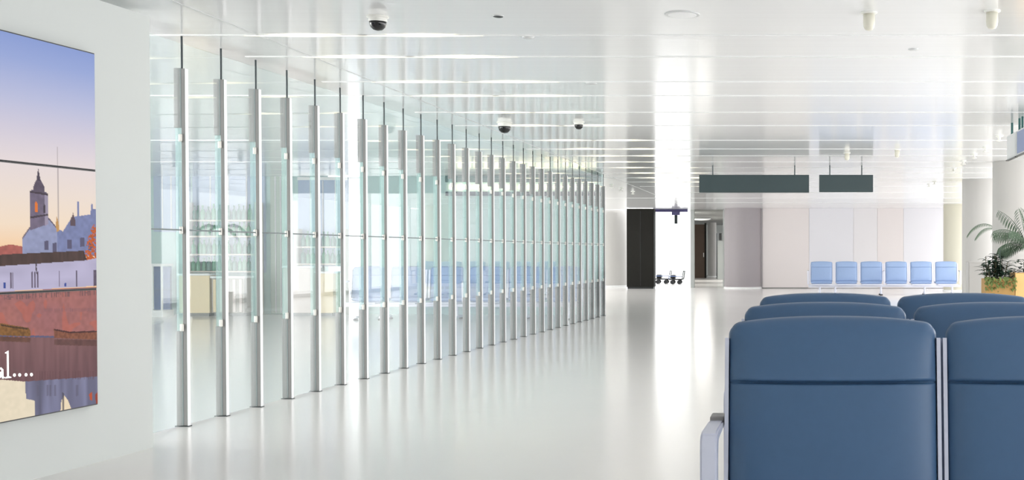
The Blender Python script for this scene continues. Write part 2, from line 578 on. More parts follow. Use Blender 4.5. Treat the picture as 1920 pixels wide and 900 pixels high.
# distant roofs, church, houses
paint([(X0, 445), (-60, 430), (0, 462), (20, 458), (42, 462), (42, 500), (X0, 500)], (168, 92, 84), 0.25)
paint([(X0, 430), (-100, 380), (-40, 400), (-20, 440), (-20, 500), (X0, 500)], (150, 150, 180), 0.1)
paint([(109.3, 275), (110.5, 275), (110.8, 440), (109, 440)], (160, 150, 150), alpha=0.7)
paint([(42, 445), (57, 424), (92, 408), (108, 428), (110, 480), (42, 482)], (146, 152, 186), 0.12)
paint([(42, 445), (57, 424), (92, 408), (108, 428), (108, 431), (92, 412), (57, 428), (42, 449)], (104, 92, 108))
paint([(108, 428), (118, 434), (135, 408), (145, 405), (145, 378), (149, 378), (149, 405), (170, 402), (172, 382), (174, 382), (175, 392), (181, 392), (181, 480), (108, 482)], (122, 130, 172), 0.14)
paint([(134, 410), (138, 398), (140, 410)], (92, 74, 84))
paint([(133, 408), (141, 408), (142, 424), (132, 424)], (92, 74, 84))
# tower
paint([(57, 368), (57, 360), (60, 356), (88, 360), (91, 366), (91, 420), (57, 432)], (112, 100, 122), 0.2)
paint([(84, 362), (91, 366), (91, 420), (84, 424)], (156, 146, 168))
paint([(64, 358), (64, 350), (66, 344), (70, 337), (78, 338), (82, 346), (85, 352), (85, 362), (64, 360)], (92, 80, 98), 0.2)
paint([(70, 339), (71, 327), (73.2, 316), (75.5, 328), (78, 340)], (74, 64, 80))
paint([(57, 361), (57, 358), (91, 363), (91, 367)], (66, 54, 66))
paint([(57, 410), (57, 406), (91, 401), (91, 404)], (66, 54, 66))
paint([(66, 398), (66, 382), (68.5, 377), (71, 382), (71, 398)], (226, 118, 40))
paint([(82, 400), (82, 386), (84, 382), (86, 386), (86, 400)], (64, 52, 64))
for wx, wy in ((83, 452), (98, 456), (126, 450), (150, 446), (166, 452)):
    paint([(wx, wy), (wx + 8, wy - 1), (wx + 8, wy + 16), (wx, wy + 17)], (88, 84, 112))
paint([(105, 420), (107, 405), (110, 418), (112, 432), (106, 436)], (196, 150, 90))
# autumn foliage
fm = inside([(156, 500), (160, 470), (164, 450), (170, 432), (176, 420), (182, 420), (182, 512), (172, 508)])
fm &= smooth_noise(120, 260) > 0.42
img[fm] = L3((188, 88, 34))[None] * (0.7 + 0.6 * smooth_noise(150, 300)[fm])[:, None]
# quay house: roof, wall, marks
paint([(X0, 506), (0, 498), (162, 488), (181, 484), (181, 536), (0, 547), (X0, 560)], (184, 178, 206), 0.1, (10, 60))
paint([(X0, 492), (-20, 480), (8, 477), (157, 470), (163, 488), (0, 499), (X0, 510)], (72, 52, 48), 0.35, (80, 30))
for wx, w_ in ((18, 3), (22, 2), (58, 2.2), (63, 2.5), (69, 2), (142, 2.5), (110, 1.2), (175, 7)):
    paint([(wx, 512 - wx * 0.03), (wx + w_, 511 - wx * 0.03), (wx + w_, 541 - wx * .03), (wx, 542 - wx * .03)], (96, 84, 104), 0.3)
paint([(5, 530), (10, 529.5), (10, 540), (5, 541)], (52, 74, 150))
paint([(120, 531), (124, 530.7), (124, 537), (120, 537.5)], (52, 74, 150))
paint([(66, 486), (70, 486), (68, 500), (70, 516), (67, 512)], (66, 54, 60))
# quay wall
qm = inside([(X0, 560), (0, 547), (181, 538), (181, 634), (0, 632), (X0, 632)])
n1 = smooth_noise(9, 22)
n2 = smooth_noise(60, 120)
base = L3((170, 108, 100))[None] * (1 - n1[qm][:, None]) + L3((152, 100, 102))[None] * n1[qm][:, None]
img[qm] = base * (0.86 + 0.28 * n2[qm])[:, None]
stain = qm & (smooth_noise(26, 30) > 0.72)
img[stain] = img[stain] * 0.55 + L3((192, 100, 78)) * 0.45
# illegible worn lettering along the quay wall (broken strokes only)
k = -130.0
r2 = random.Random(8)
while k < 180:
    w_ = r2.uniform(1.2, 2.6)
    if r2.random() < 0.82:
        yb = 563 - 0.055 * k
        hh = r2.uniform(8, 13)
        paint([(k, yb - hh), (k + w_, yb - hh), (k + w_ + r2.uniform(-1.5, 1.5), yb), (k, yb)], (108, 80, 84), alpha=0.75)
        if r2.random() < 0.5:
            yy = yb - r2.uniform(2, hh)
            paint([(k, yy - 1), (k + 5, yy - 1.2), (k + 5, yy + 1), (k, yy + 1)], (108, 80, 84), alpha=0.7)
    k += r2.choice([3.2, 4.0, 5.0, 8.0])
k = 80.0
while k < 180:
    paint([(k, 578), (k + 1.1, 578), (k + 1.1, 584), (k, 584)], (132, 92, 98), alpha=0.7)
    k += r2.choice([1.9, 2.4, 3.6])
# water
wm = inside([(X0, 632), (0, 632), (181, 634), (181, 800), (0, 820), (X0, 860)])
zz_w = np.clip((ZZ - z_b) / (0.72 - z_b), 0, 1)
streak = smooth_noise(70, 14)
col_w = L3((126, 90, 92))[None, None] * zz_w[..., None] + L3((92, 64, 72))[None, None] * (1 - zz_w[..., None])
img[wm] = (col_w * (0.82 + 0.36 * streak)[..., None])[wm]
paint([(40, 716), (181, 706), (181, 800), (40, 810)], (116, 118, 146), 0.4, (44, 8), alpha=0.9)
paint([(X0, 742), (0, 712), (44, 716), (46, 748), (62, 752), (63, 830), (X0, 870)], (236, 222, 196), 0.05)
paint([(108, 800), (112, 752), (118, 742), (124, 750), (131, 768), (131, 800)], (240, 220, 188), 0.05)
paint([(113, 800), (114, 736), (118, 738), (117.5, 800)], (78, 74, 86), alpha=0.8)
paint([(164, 740), (170, 735), (170, 752), (166, 750)], (186, 84, 50))
paint([(176, 740), (181, 734), (181, 762), (177, 764)], (150, 62, 44))
for wx in (66, 84, 90, 98, 140):
    paint([(wx, 722), (wx + 4, 722), (wx + 4, 742), (wx, 744)], (96, 92, 112), alpha=0.6)
k = 66.0
while k < 178:
    paint([(k, 696), (k + 1.6, 696), (k + 1.6, 711), (k, 712)], (98, 66, 70), alpha=0.5)
    k += r2.choice([3.5, 5, 8])
# waterline and boats
paint([(X0, 628), (0, 627.5), (181, 632.5), (181, 635.5), (0, 631), (X0, 631)], (92, 92, 122))
paint([(-60, 612), (0, 606), (22, 610), (36, 612), (52, 615), (56, 622), (56, 631), (0, 629), (-60, 629)], (128, 88, 44), 0.4, (120, 200))
paint([(0, 608), (22, 612), (50, 615), (50, 618), (22, 615), (0, 611)], (72, 50, 30))
paint([(-60, 631), (0, 631), (56, 633), (54, 642), (0, 640), (-60, 640)], (100, 66, 52), 0.3, alpha=0.9)
paint([(99, 617), (102, 617), (130, 622), (181, 620), (181, 637), (100, 634)], (132, 82, 62), 0.3, (120, 200))
paint([(99, 617), (102, 617), (130, 622), (181, 620), (181, 623), (130, 625), (101, 620)], (76, 44, 44))
paint([(100, 636), (181, 638), (181, 649), (100, 647)], (98, 66, 62), 0.3, alpha=0.9)

vw = empty('video_wall', WA - WD * u_r + Vector((WD.y, -WD.x, 0)) * 0.001, w_ang,
           'large screen on the white wall showing a church by the water', 'video wall')
cuts = [z_b, wall_hit(181, 542)[1], wall_hit(181, 320)[1], z_t]
bez = 0.005
scr_m = bpy.data.materials.new('screen_picture')
scr_m.use_nodes = True
nt = scr_m.node_tree
pb = nt.nodes['Principled BSDF']
pb.inputs['Base Color'].default_value = (0.01, 0.01, 0.01, 1)
pb.inputs['Roughness'].default_value = 0.25
pb.inputs['Specular IOR Level'].default_value = 0.04
an = nt.nodes.new('ShaderNodeAttribute')
an.attribute_name = 'picture'
nt.links.new(an.outputs['Color'], pb.inputs['Emission Color'])
pb.inputs['Emission Strength'].default_value = 0.93 / (2 ** EXPO)
names = ['lower', 'middle', 'upper']
DEPTH = 0.045
for pi in range(3):
    za, zb_ = cuts[pi], cuts[pi + 1]
    fr_ = MB().box(0, DEPTH, -VW, 0, za, zb_, bev=0.002, seg=1).build('display_panel', M['black'], vw)
    rows = [i for i in range(GZ + 1) if za + bez <= zs[i] <= zb_ - bez]
    n = len(rows)
    verts = [(DEPTH + 0.0012, -u if 0 < j < GX else -(bez * .6 if j == 0 else VW - bez * .6), zs[i]) for i in rows for j, u in enumerate(us)]
    faces = [(a * (GX + 1) + j, a * (GX + 1) + j + 1, (a + 1) * (GX + 1) + j + 1, (a + 1) * (GX + 1) + j) for a in range(n - 1) for j in range(GX)]
    me = bpy.data.meshes.new('screen')
    me.from_pydata(verts, [], faces)
    at_ = me.color_attributes.new('picture', 'FLOAT_COLOR', 'POINT')
    cc = np.ones((n, GX + 1, 4))
    cc[..., :3] = img[rows]
    at_.data.foreach_set('color', cc.reshape(-1).astype(np.float32))
    me.materials.append(scr_m)
    so = bpy.data.objects.new('screen', me)
    COL.objects.link(so)
    so.parent = fr_
# white caption: end of a word and four dots
cap_m = mat('caption_white', rgb(250, 250, 248), 0.4, emit=0.95 / (2 ** EXPO))


def cap(poly):
    return [(-(wall_hit(px, py)[0] - u_r), wall_hit(px, py)[1]) for px, py in poly]


cb = MB()
for poly in ([(7, 661), (13.4, 657.5), (13.4, 705.5), (18, 707), (18, 709), (6.5, 709.8), (6.5, 708), (10.2, 706), (10.2, 663), (7, 663)],
             [(-8, 693), (-1, 689), (3.2, 693), (3.4, 706), (5.6, 707.5), (5.6, 709.5), (0.5, 710), (-0.2, 706), (-3, 709.5), (-10, 711), (-14, 706), (-10, 699),
              (-0.2, 697), (-0.4, 694), (-3, 692.3), (-8, 696)]):
    cb.prism(cap(poly), DEPTH + 0.002, DEPTH + 0.003, axis='x')
for dx in (24, 33.8, 45.8, 56):
    cb.prism(cap([(dx + 2.6 * math.cos(a * math.pi / 8), 703.6 - (dx - 24) * .03 + 3.2 * math.sin(a * math.pi / 8)) for a in range(16)]), DEPTH + 0.002, DEPTH + 0.003, axis='x')
cb.build('caption_lettering', cap_m, vw)

# ------------------------------------------------------------------ glass wall: finned posts and panes
GB = 0.0357
GA = -4.5406
PITCHY = 0.5097
g_ang = -math.atan(GB)
NP = 29


def gpos(k):
    y = 8.098 + PITCHY * k
    return Vector((GA - 0.004 + GB * y, y, 0))


def make_post():
    r = empty('fin_post')
    T = 0.0165
    MB().box(0.002, 0.030, -T, T, 0.006, 2.466, bev=0.002, seg=1).build('mullion', M['alu'], r)
    MB().box(0.030, 0.034, -T, T, 0.006, 2.466).build('lit_edge', M['alu_frame_lit_edge'], r)  # lit side face of the post: the light is put into a paler strip
    MB().box(-0.046, -0.001, -0.006, 0.006, 0.66, 2.06).build('glass_fin', M['glass_fin'], r)
    c = MB().box(-0.050, 0.0015, -T, T, 2.06, 2.47, bev=0.002, seg=1).build('upper_clamp', M['alu'], r)
    MB().box(-0.004, 0.002, -T - 0.001, -T, 2.062, 2.466).build('groove', M['seal'], c)
    c = MB().box(-0.048, 0.0015, -T, T, 0.006, 0.66, bev=0.002, seg=1).build('lower_clamp', M['alu'], r)
    MB().box(-0.004, 0.002, -T - 0.001, -T, 0.01, 0.655).build('groove', M['seal'], c)
    MB().box(-0.056, 0.038, -0.024, 0.024, 0, 0.006).build('foot_plate', M['steel'], r)
    MB().tube([(0, 0, 2.466), (0, 0, CEIL)], 0.0075, 10).build('hanger_rod', M['steel'], r, smooth='auto')
    for z in (1.99, 1.355, 0.685):
        b_ = MB().box(-0.012, 0.012, -T - 0.012, -T, z - 0.026, z + 0.026, bev=0.004)
        b_.build('bracket', M['bracket'], r)
    return r


proto = make_post()
for k in range(NP):
    o = proto if k == 0 else copy_tree(proto)
    o.location = gpos(k)
    o.rotation_euler = (0, 0, g_ang)
    tag(o, 'slim grey metal post with hanger rod, %s from the white display wall' % ORD[k], 'post', 'finned posts of the glass wall')


def make_pane():
    r = empty('glass_panel')
    h2 = PITCHY / 2 - 0.019
    MB().box(-0.005, 0.005, -h2, h2, 0.012, 1.352).build('lower_pane', M['glass'], r)
    MB().box(-0.005, 0.005, -h2, h2, 1.362, 2.64).build('upper_pane', M['glass'], r)
    MB().box(-0.006, 0.006, -h2, h2, 1.352, 1.362).build('joint_seal', M['seal'], r)
    return r


proto = make_pane()
for k in range(NP - 1 + 1):
    o = proto if k == 0 else copy_tree(proto)
    o.location = (gpos(k - 1) + gpos(k)) / 2
    o.rotation_euler = (0, 0, g_ang)
    if k == 0:
        lb = 'clear glass panel between the white display wall and the first post'
    else:
        lb = 'clear glass panel between the %s and %s posts from the display wall' % (ORD[k - 1], ORD[k])
    tag(o, lb, 'glass panel', 'glass panels of the glass wall')

# ------------------------------------------------------------------ seating
def pad_mesh(w, h, th, crease=0.0, crown=0.02, corner=0.06, bulge=0.03, n=54):
    """upholstered pad: front faces -y, base at z=0, centred on x"""
    bm_ = bmesh.new()
    nx = n
    rows = []
    for j in range(n + 1):
        v = j / n
        rows.append(0.5 + 0.5 * (math.sin((2 * v - 1) * math.pi / 2) * 0.4 + (2 * v - 1) * 0.6))
    if crease:
        vc = crease / (h - crown * 0.3)
        rows = [v for v in rows if abs(v - vc) > 0.062] + [vc + 0.062 * math.sinh(3 * q / 16) / math.sinh(3) for q in range(-16, 17)]
        rows.sort()
    nz = len(rows) - 1

    def pt(i, j, side):
        u = -1 + 2 * i / nx
        v = rows[j]
        # even spacing, then denser near the border
        u = math.sin(u * math.pi / 2) * 0.45 + u * 0.55
        x = u * w / 2
        top = h - crown * abs(u) ** 2.4
        z = v * top
        # round the upper corners
        dx = abs(x) - (w / 2 - corner)
        dz = z - (h - crown - corner)
        if dx > 0 and dz > 0:
            rr = max(dx, dz)
            ll = math.hypot(dx, dz)
            s_ = rr / ll
            x = math.copysign(w / 2 - corner + dx * s_, x)
            z = (h - crown - corner) + dz * s_
        ex = 1 - abs(u) ** 9
        ez = 1 - abs(2 * v - 1) ** 11
        e = max(0.0, ex * ez) ** 0.5
        y = th / 2 * e
        if side < 0:
            y += bulge * (1 - u * u) ** 0.8 * (1 - (2 * v - 1) ** 4) * e
            if crease:
                dzc = z - crease - 0.004 * u * u
                y -= 0.015 * math.exp(-(dzc / 0.004) ** 2) * e
                if dzc > 0:
                    y += 0.013 * math.exp(-dzc / 0.035) * (1 - math.exp(-dzc / 0.006)) * e
        return Vector((x, side * y, z))
    fr_, bk = {}, {}
    for i in range(nx + 1):
        for j in range(nz + 1):
            brd = i in (0, nx) or j in (0, nz)
            v_ = bm_.verts.new(pt(i, j, -1))
            fr_[i, j] = v_
            bk[i, j] = v_ if brd else bm_.verts.new(pt(i, j, 1))
    for i in range(nx):
        for j in range(nz):
            bm_.faces.new((fr_[i, j], fr_[i + 1, j], fr_[i + 1, j + 1], fr_[i, j + 1]))
            q = (bk[i, j], bk[i, j + 1], bk[i + 1, j + 1], bk[i + 1, j])
            if len(set(q)) == 4:
                try:
                    bm_.faces.new(q)
                except ValueError:
                    pass
    return bm_


def make_bench(nseat, pitch, padw, top, padm, metal, arms, label, group, crease_z, seat_z=0.44, n=54, feet=None, trim=0.011):
    """beam seating with backs; the backs' upper front plane lies at local y = 0, seats towards -y"""
    r = empty('beam_bench', label=label, cat='bench', group=group)
    recl = math.radians(7)
    hp = top - (seat_z - 0.02)
    zb = seat_z - 0.02
    R_ = Matrix.Rotation(-recl, 4, 'X')
    for k in range(nseat):
        x = (k + 0.5) * pitch
        T_ = Matrix.Translation((x, -math.sin(recl) * hp + 0.0, zb)) @ R_
        mb = MB()
        mb.take(pad_mesh(padw, hp / math.cos(recl), 0.085, crease=(crease_z - zb) / math.cos(recl), crown=0.022, corner=0.035, n=n), T_)
        bk = mb.build('seat_back', padm, r, smooth=True)
        for s in (-1, 1):
            mb = MB()
            t2 = bmesh.new()
            bmesh.ops.create_cube(t2, size=1.0)
            for v in t2.verts:
                v.co = Vector((s * (padw / 2 + 0.004 + (trim - 0.011) / 2) + v.co.x * trim, 0.012 + v.co.y * 0.07, (v.co.z + 0.5) * (hp - 0.06)))
            mb.take(t2, T_)
            mb.build('side_trim', metal, bk)
        sm_ = MB()
        t3 = pad_mesh(padw, 0.46, 0.08, crown=0.006, corner=0.04, bulge=0.015, n=26)
        # lay the pad flat: front face up
        sm_.take(t3, Matrix.Translation((x, -math.sin(recl) * hp - 0.045, seat_z - 0.05)) @ Matrix.Rotation(math.radians(90), 4, 'X') @ Matrix.Rotation(math.radians(180), 4, 'Y') @ Matrix.Scale(-1, 4, (0, 1, 0)))
        sm_.build('seat', padm, r, smooth=True)
        MB().box(x - padw / 2 + 0.02, x + padw / 2 - 0.02, -math.sin(recl) * hp - 0.48, -math.sin(recl) * hp - 0.02, seat_z - 0.11, seat_z - 0.085, bev=0.006).build('seat_pan', metal, r)
    yb = -math.sin(recl) * hp
    MB().box(-0.02, nseat * pitch + 0.02, yb - 0.30, yb - 0.23, seat_z - 0.17, seat_z - 0.11, bev=0.006).build('beam', metal, r)
    for lx in feet or (0.4 * pitch, (nseat - 0.4) * pitch):
        lg = MB()
        lg.tube([(lx, yb - 0.27, seat_z - 0.13), (lx, yb - 0.27, 0.05)], 0.028, 12)
        lg.box(lx - 0.025, lx + 0.025, yb - 0.5, yb + 0.04, 0.03, 0.07, bev=0.01)
        l_ = lg.build('leg', metal, r, smooth='auto')
        for fy in (yb - 0.48, yb + 0.02):
            MB().lathe([(0.045, 0), (0.045, 0.02), (0.03, 0.032)], (lx, fy, 0), 16).build('foot', M['black'], l_, smooth='auto')
    for ax in arms:
        mb = MB()
        za = seat_z + 0.283
        prof = [(0.0, za), (0.0, za - 0.02), (-0.25 + 0.01, za - 0.022), (-0.262, za - 0.06), (-0.272, seat_z - 0.1), (-0.305, seat_z - 0.1),
                (-0.322, za - 0.04), (-0.316, za - 0.012), (-0.3, za + 0.004), (-0.26, za + 0.008)]
        t4 = MB()
        t4.prism([(a + 0.0, c) for a, c in prof], ax - 0.022, ax + 0.022, axis='x')
        bmesh.ops.recalc_face_normals(t4.bm, faces=t4.bm.faces[:])
        bmesh.ops.bevel(t4.bm, geom=t4.bm.edges[:], offset=0.005, segments=2, affect='EDGES')
        a_ = t4.build('armrest', metal, r, smooth='auto')
        MB().box(ax - 0.018, ax + 0.024, -0.03, 0.05, za - 0.012, za + 0.012, bev=0.004).build('bracket', M['alu'], a_)
    return r


TOP = 1.02
rows_y = [3.356, 4.304, 5.28]
row_lab = ['blue padded bench in the front row nearest the camera', 'blue padded bench in the middle of the three rows',
           'blue padded bench in the rear of the three rows']
b0 = make_bench(3, 0.618, 0.592, TOP, M['blue'], M['lilac_metal'], (-0.022, 3 * 0.618 + 0.022), row_lab[0], 'rows of blue benches in front', 0.829)
for i, y in enumerate(rows_y):
    o = b0 if i == 0 else copy_tree(b0)
    o.location = (-0.216 + (0.0, 0.0, 0.022)[i], y, 0)
    o['label'] = row_lab[i]

# far bench by the panelled wall: six seats, seats facing us
FYB = 2640 / 78.5
s_ = FYB / F
fb = make_bench(6, 46.6 * s_, 40.5 * s_, 0.957, M['blue_far'], M['pale_metal'], (-0.03, 3 * 46.6 * s_, 6 * 46.6 * s_ + 0.03),
                'pale blue bench of six seats in front of the panelled back wall', 'pale blue benches', 0.78, seat_z=0.40, n=20, trim=0.034,
                feet=(0.3, 0.74, 3 * 46.6 * s_ - 0.1, 4.6 * 46.6 * s_, 5.7 * 46.6 * s_))
fb.location = ((1517 - 1500) / F * FYB, FYB, 0)
o = copy_tree(fb)
o.location = (-8.2, 21.4, 0)
o['label'] = 'pale blue bench of six seats seen through the glass wall'

# ------------------------------------------------------------------ hanging signs
def hanging_sign(px0, px1, py0, py1, hangers, label):
    Y = 20.0
    k_ = Y / F
    X0_, X1_ = (px0 - 1500) * k_, (px1 - 1500) * k_
    zt, zb_ = H - (py0 - 474) * k_, H - (py1 - 474) * k_
    t = empty('hanging_sign', ((X0_ + X1_) / 2, Y, zb_), 0, label, 'sign', 'blank slate hanging signs')
    hw_ = (X1_ - X0_) / 2
    MB().box(-hw_, hw_, 0, 0.14, 0, zt - zb_, bev=0.006).build('board', M['sign'], t)
    MB().box(-hw_ + 0.008, hw_ - 0.008, -0.003, 0.0, 0.008, zt - zb_ - 0.008).build('face', M['sign'], t)
    for hx in hangers:
        x = (hx - 1500) * k_ - (X0_ + X1_) / 2
        MB().tube([(x, 0.07, zt - zb_), (x, 0.07, CEIL - zb_)], 0.011, 8).build('hanger_rod', M['steel'], t, smooth='auto')


hanging_sign(1311, 1517, 328, 361, (1336, 1490), 'long blank dark slate sign hanging from the ceiling')
hanging_sign(1536, 1637, 328, 360, (1556, 1616), 'short blank dark slate sign hanging right of the long one')


def hanging_display(y0, y1, face, label):
    t = empty('hanging_display', (2.39, (y0 + y1) / 2, 2.27), 0, label, 'display', 'display boxes hanging along the right columns')
    hl = (y1 - y0) / 2
    MB().box(0, 0.5, -hl, hl, 0, 0.275, bev=0.008).build('housing', M['seam'], t)
    MB().box(-0.004, 0, -hl + 0.03, hl - 0.03, 0.02, 0.255).build('screen', M[face], t)
    MB().box(-0.012, 0.02, -hl, hl, -0.012, 0.0).build('lower_rail', M['steel'], t)
    for yy in (-hl + 0.06, hl - 0.06):
        MB().tube([(0.05, yy, 0.275), (0.05, yy, CEIL - 2.27)], 0.014, 8).build('hanger_rod', M['green_fascia'], t, smooth='auto')


hanging_display(13.0, 13.58, 'seam', 'pale grey display box hanging furthest from the camera at the right edge')
hanging_display(12.1, 12.95, 'screen_blue', 'blue faced display box hanging nearest at the right edge')

# ------------------------------------------------------------------ ceiling fittings
def dome_camera(px, py, label, s=1.0):
    Y = (CEIL - H) * F / (474 - py)
    t = empty('dome_camera', ((px - 1500) / F * Y, Y, CEIL), 0, label, 'security camera', 'dome cameras on the ceiling')
    MB().lathe([(0.066 * s, 0), (0.068 * s, -0.008), (0.056 * s, -0.014), (0.055 * s, -0.03 * s), (0.05 * s, -0.032 * s)], seg=32).build('mount_ring', M['white_plastic'], t, smooth='auto')
    MB().lathe([(0.052 * s, -0.03 * s), (0.051 * s, -0.05 * s), (0.044 * s, -0.07 * s), (0.027 * s, -0.086 * s), (0, -0.092 * s)], seg=32).build('dome', M['black_gloss'], t, smooth=True)
    MB().lathe([(0.056 * s, -0.016), (0.058 * s, -0.03 * s), (0.055 * s, -0.036 * s), (0.05 * s, -0.034 * s)], seg=32).build('trim_ring', M['white_plastic'], t, smooth='auto')


dome_camera(711, 32, 'black dome camera on the ceiling nearest the display wall')
dome_camera(947, 230, 'black dome camera on the ceiling above the glass wall, left of the pair', 1.35)
dome_camera(1086, 229, 'small black dome camera right of the pair on the ceiling', 0.95)


def detector(px, py, label, s=1.0, small=False):
    Y = (CEIL - H) * F / (474 - py)
    t = empty('ceiling_detector', ((px - 1500) / F * Y, Y, CEIL), 0, label, 'detector', 'ivory detectors on the ceiling')
    MB().lathe([(0.052 * s, 0), (0.052 * s, -0.006), (0.042 * s, -0.01)], seg=24).build('base_plate', M['white_plastic'], t, smooth='auto')
    MB().lathe([(0.036 * s, -0.006), (0.037 * s, -0.07 * s), (0.034 * s, -0.09 * s), (0.024 * s, -0.107 * s), (0, -0.115 * s)], seg=24).build('housing', M['ivory'], t, smooth=True)


detector(1629, 25, 'ivory capsule detector on the ceiling above the two signs')
detector(1859, 22, 'ivory capsule detector on the ceiling at the upper right corner')
detector(1588, 287, 'tiny ivory capsule detector just above the short sign')
detector(1682, 281, 'tiny ivory capsule detector right of the short sign')
spr = [(1873, 255), (1848, 276), (1826, 289), (1806, 301), (1788, 315), (1752, 340), (1742, 345), (1165, 352), (1147, 346), (1187, 359)]
for i, (px, py) in enumerate(spr):
    Y = (CEIL - H) * F / (474 - py)
    X = (px - 1500) / F * Y
    t = empty('ceiling_fitting', (X, Y, CEIL), 0, None, 'sprinkler', 'small white sprinklers on the ceiling')
    if px > 1700:
        t['label'] = 'small white ceiling sprinkler above the right columns, %s from the hanging displays' % ORD[i]
    else:  # lamp dots near the far column, built in the sprinklers' shape
        t['label'] = 'small white ceiling lamp dot above the ' + {1165: 'right edge of the far white column', 1147: 'middle of the far white column', 1187: 'dark kiosk'}[px]
    MB().lathe([(0.05, 0), (0.05, -0.012), (0.02, -0.02), (0.018, -0.05)], seg=16).build('cup', M['white_plastic'], t, smooth='auto')
    MB().lathe([(0.018, -0.05), (0.045, -0.056), (0.045, -0.064), (0, -0.075)], seg=16).build('deflector', M['white_plastic'], t, smooth='auto')
for px, py, r_, m_, lb in ((936, 31, 0.03, 'steel', 'small dark round vent flush in the ceiling right of the nearest dome camera'),
                           (992, 71, 0.035, 'seam', 'small pale round vent flush in the ceiling behind the dark vent'),
                           (1280, 28, 0.09, 'trim_white', 'wide pale round vent flush in the ceiling near the top middle'),
                           (1110, 157, 0.04, 'seam', 'small pale round vent flush in the ceiling above the dome camera pair'),
                           (1712, 93, 0.03, 'seam', 'small pale round vent flush in the ceiling between the two near capsule detectors')):
    Y = (CEIL - H) * F / (474 - py)
    t = empty('ceiling_vent', ((px - 1500) / F * Y, Y, CEIL), 0, lb, 'vent', 'round vents in the ceiling')
    MB().lathe([(r_ * 1.25, 0), (r_ * 1.2, -0.006), (r_, -0.006)], seg=28).build('rim', M['seam'], t, smooth='auto')
    MB().lathe([(r_, -0.003), (r_, -0.008), (r_ * 0.5, -0.012)], seg=28).build('cover', M[m_], t, smooth='auto')

# recessed linear lamps: lens shape and fading emission imitate their glow on the strips
lamp_m = bpy.data.materials.new('lamp_glow')
lamp_m.use_nodes = True
nt = lamp_m.node_tree
pb = nt.nodes['Principled BSDF']
pb.inputs['Base Color'].default_value = (0.9, 0.9, 0.86, 1)
pb.inputs['Emission Color'].default_value = (1.0, 0.88, 0.58, 1)
tc = nt.nodes.new('ShaderNodeTexCoord')
mp = nt.nodes.new('ShaderNodeMapping')
mp.inputs['Scale'].default_value = (2.2, 8.0, 1)
gr = nt.nodes.new('ShaderNodeTexGradient')
gr.gradient_type = 'SPHERICAL'
ml = nt.nodes.new('ShaderNodeMath')
ml.operation = 'MULTIPLY'
ml.inputs[1].default_value = 2.6
nt.links.new(tc.outputs['Object'], mp.inputs[0])
nt.links.new(mp.outputs[0], gr.inputs[0])
nt.links.new(gr.outputs['Fac'], ml.inputs[0])
nt.links.new(ml.outputs[0], pb.inputs['Emission Strength'])


def make_lamp():
    r = empty('linear_lamp', cat='ceiling lamp', group='recessed lamps along the glass wall')
    mb = MB()
    n = 24
    out = []
    for i in range(n + 1):
        s = -1 + 2 * i / n
        out.append((s * 0.42, 0.008 + 0.03 * (1 - abs(s)) ** 1.4))
    outline = out + [(x, -y) for x, y in out[::-1]]
    mb.prism(outline, -0.006, -0.0045, axis='z')
    mb.build('glow_lens', lamp_m, r)
    MB().box(-0.43, 0.43, -0.016, 0.016, -0.0045, 0.0).build('housing', M['trim_white'], r)
    return r


lp = make_lamp()
first = True
for i, y in enumerate(SLOTS):
    for j, x in enumerate((-3.4, -2.6)):
        o = lp if first else copy_tree(lp)
        first = False
        o.location = (x + 0.035 * (y - 8), y, CEIL)
        o['label'] = 'slim warm ceiling lamp in the %s ceiling strip, %s the glass wall' % (ORD[i], ('nearer', 'further from')[j] + (' to' if j == 0 else ''))

# ------------------------------------------------------------------ behind the glass: shops
t = empty('shop_fascia', (-5.35, 22.6, 2.3), 0, 'green shop fascia with a row of warm lamps behind the glass wall', 'fascia')
MB().box(-1.48, 1.49, 0, 0.14, 0.26, 0.385, bev=0.005).build('band', M['green_fascia'], t)
MB().box(-1.48, 1.49, 0.02, 0.14, 0.0, 0.08, bev=0.005).build('lower_band', M['navy'], t)
MB().box(-1.48, 1.49, 0.08, 0.14, 0.08, 0.26).build('backing', M['wall_aqua'], t)
rr = random.Random(2)
for i in range(17):
    x = -1.38 + i * 0.17 + rr.uniform(-.02, .02)
    MB().box(x - 0.055, x + 0.055, 0.02, 0.09, 0.12, 0.22, bev=0.015).build('lamp', M['warm_lamp'], t)


def shop_x(px):
    return (px - 1500) / F * 22.6


def zpy(py):
    return H - (py - 474) / F * 22.6


# back panels on the shop wall
for px0, px1, py0, py1, m_, lb in ((270, 338, 292, 434, 'back_blue', 'pale blue wall panel at the left edge of the shops'),
                                   (344, 482, 300, 512, 'back_blue', 'pale blue back panel of the long bottle bar'),
                                   (492, 532, 308, 590, 'back_grey', 'pale grey green door panel between the two bars'),
                                   (545, 640, 330, 500, 'back_blue', 'pale blue back panel of the small bottle bar')):
    t = empty('wall_board', (shop_x((px0 + px1) / 2), SY, zpy(py1)), 0, lb, 'wall board')
    hw_ = (px1 - px0) / 2 * 22.6 / F
    hh = zpy(py0) - zpy(py1)
    MB().box(-hw_, hw_, -0.05, 0, 0, hh, bev=0.005).build('panel', M[m_], t)
    MB().box(-hw_, hw_, -0.08, -0.05, hh - 0.06, hh).build('top_rail', M['trim_white'], t)
    for q in range(1, 4):
        xq = -hw_ + q * hw_ / 2
        MB().box(xq - 0.012, xq + 0.012, -0.06, -0.05, 0.02, hh - 0.07).build('rib', M['wall_lilac'], t)


def bottle_proto(m_, name='bottle'):
    mb = MB().lathe([(0.0, 0), (0.04, 0), (0.042, 0.01), (0.042, 0.16), (0.03, 0.2), (0.014, 0.225), (0.014, 0.28), (0.018, 0.285), (0.016, 0.3), (0, 0.3)], seg=14)
    return mb.build(name, m_, smooth='auto')


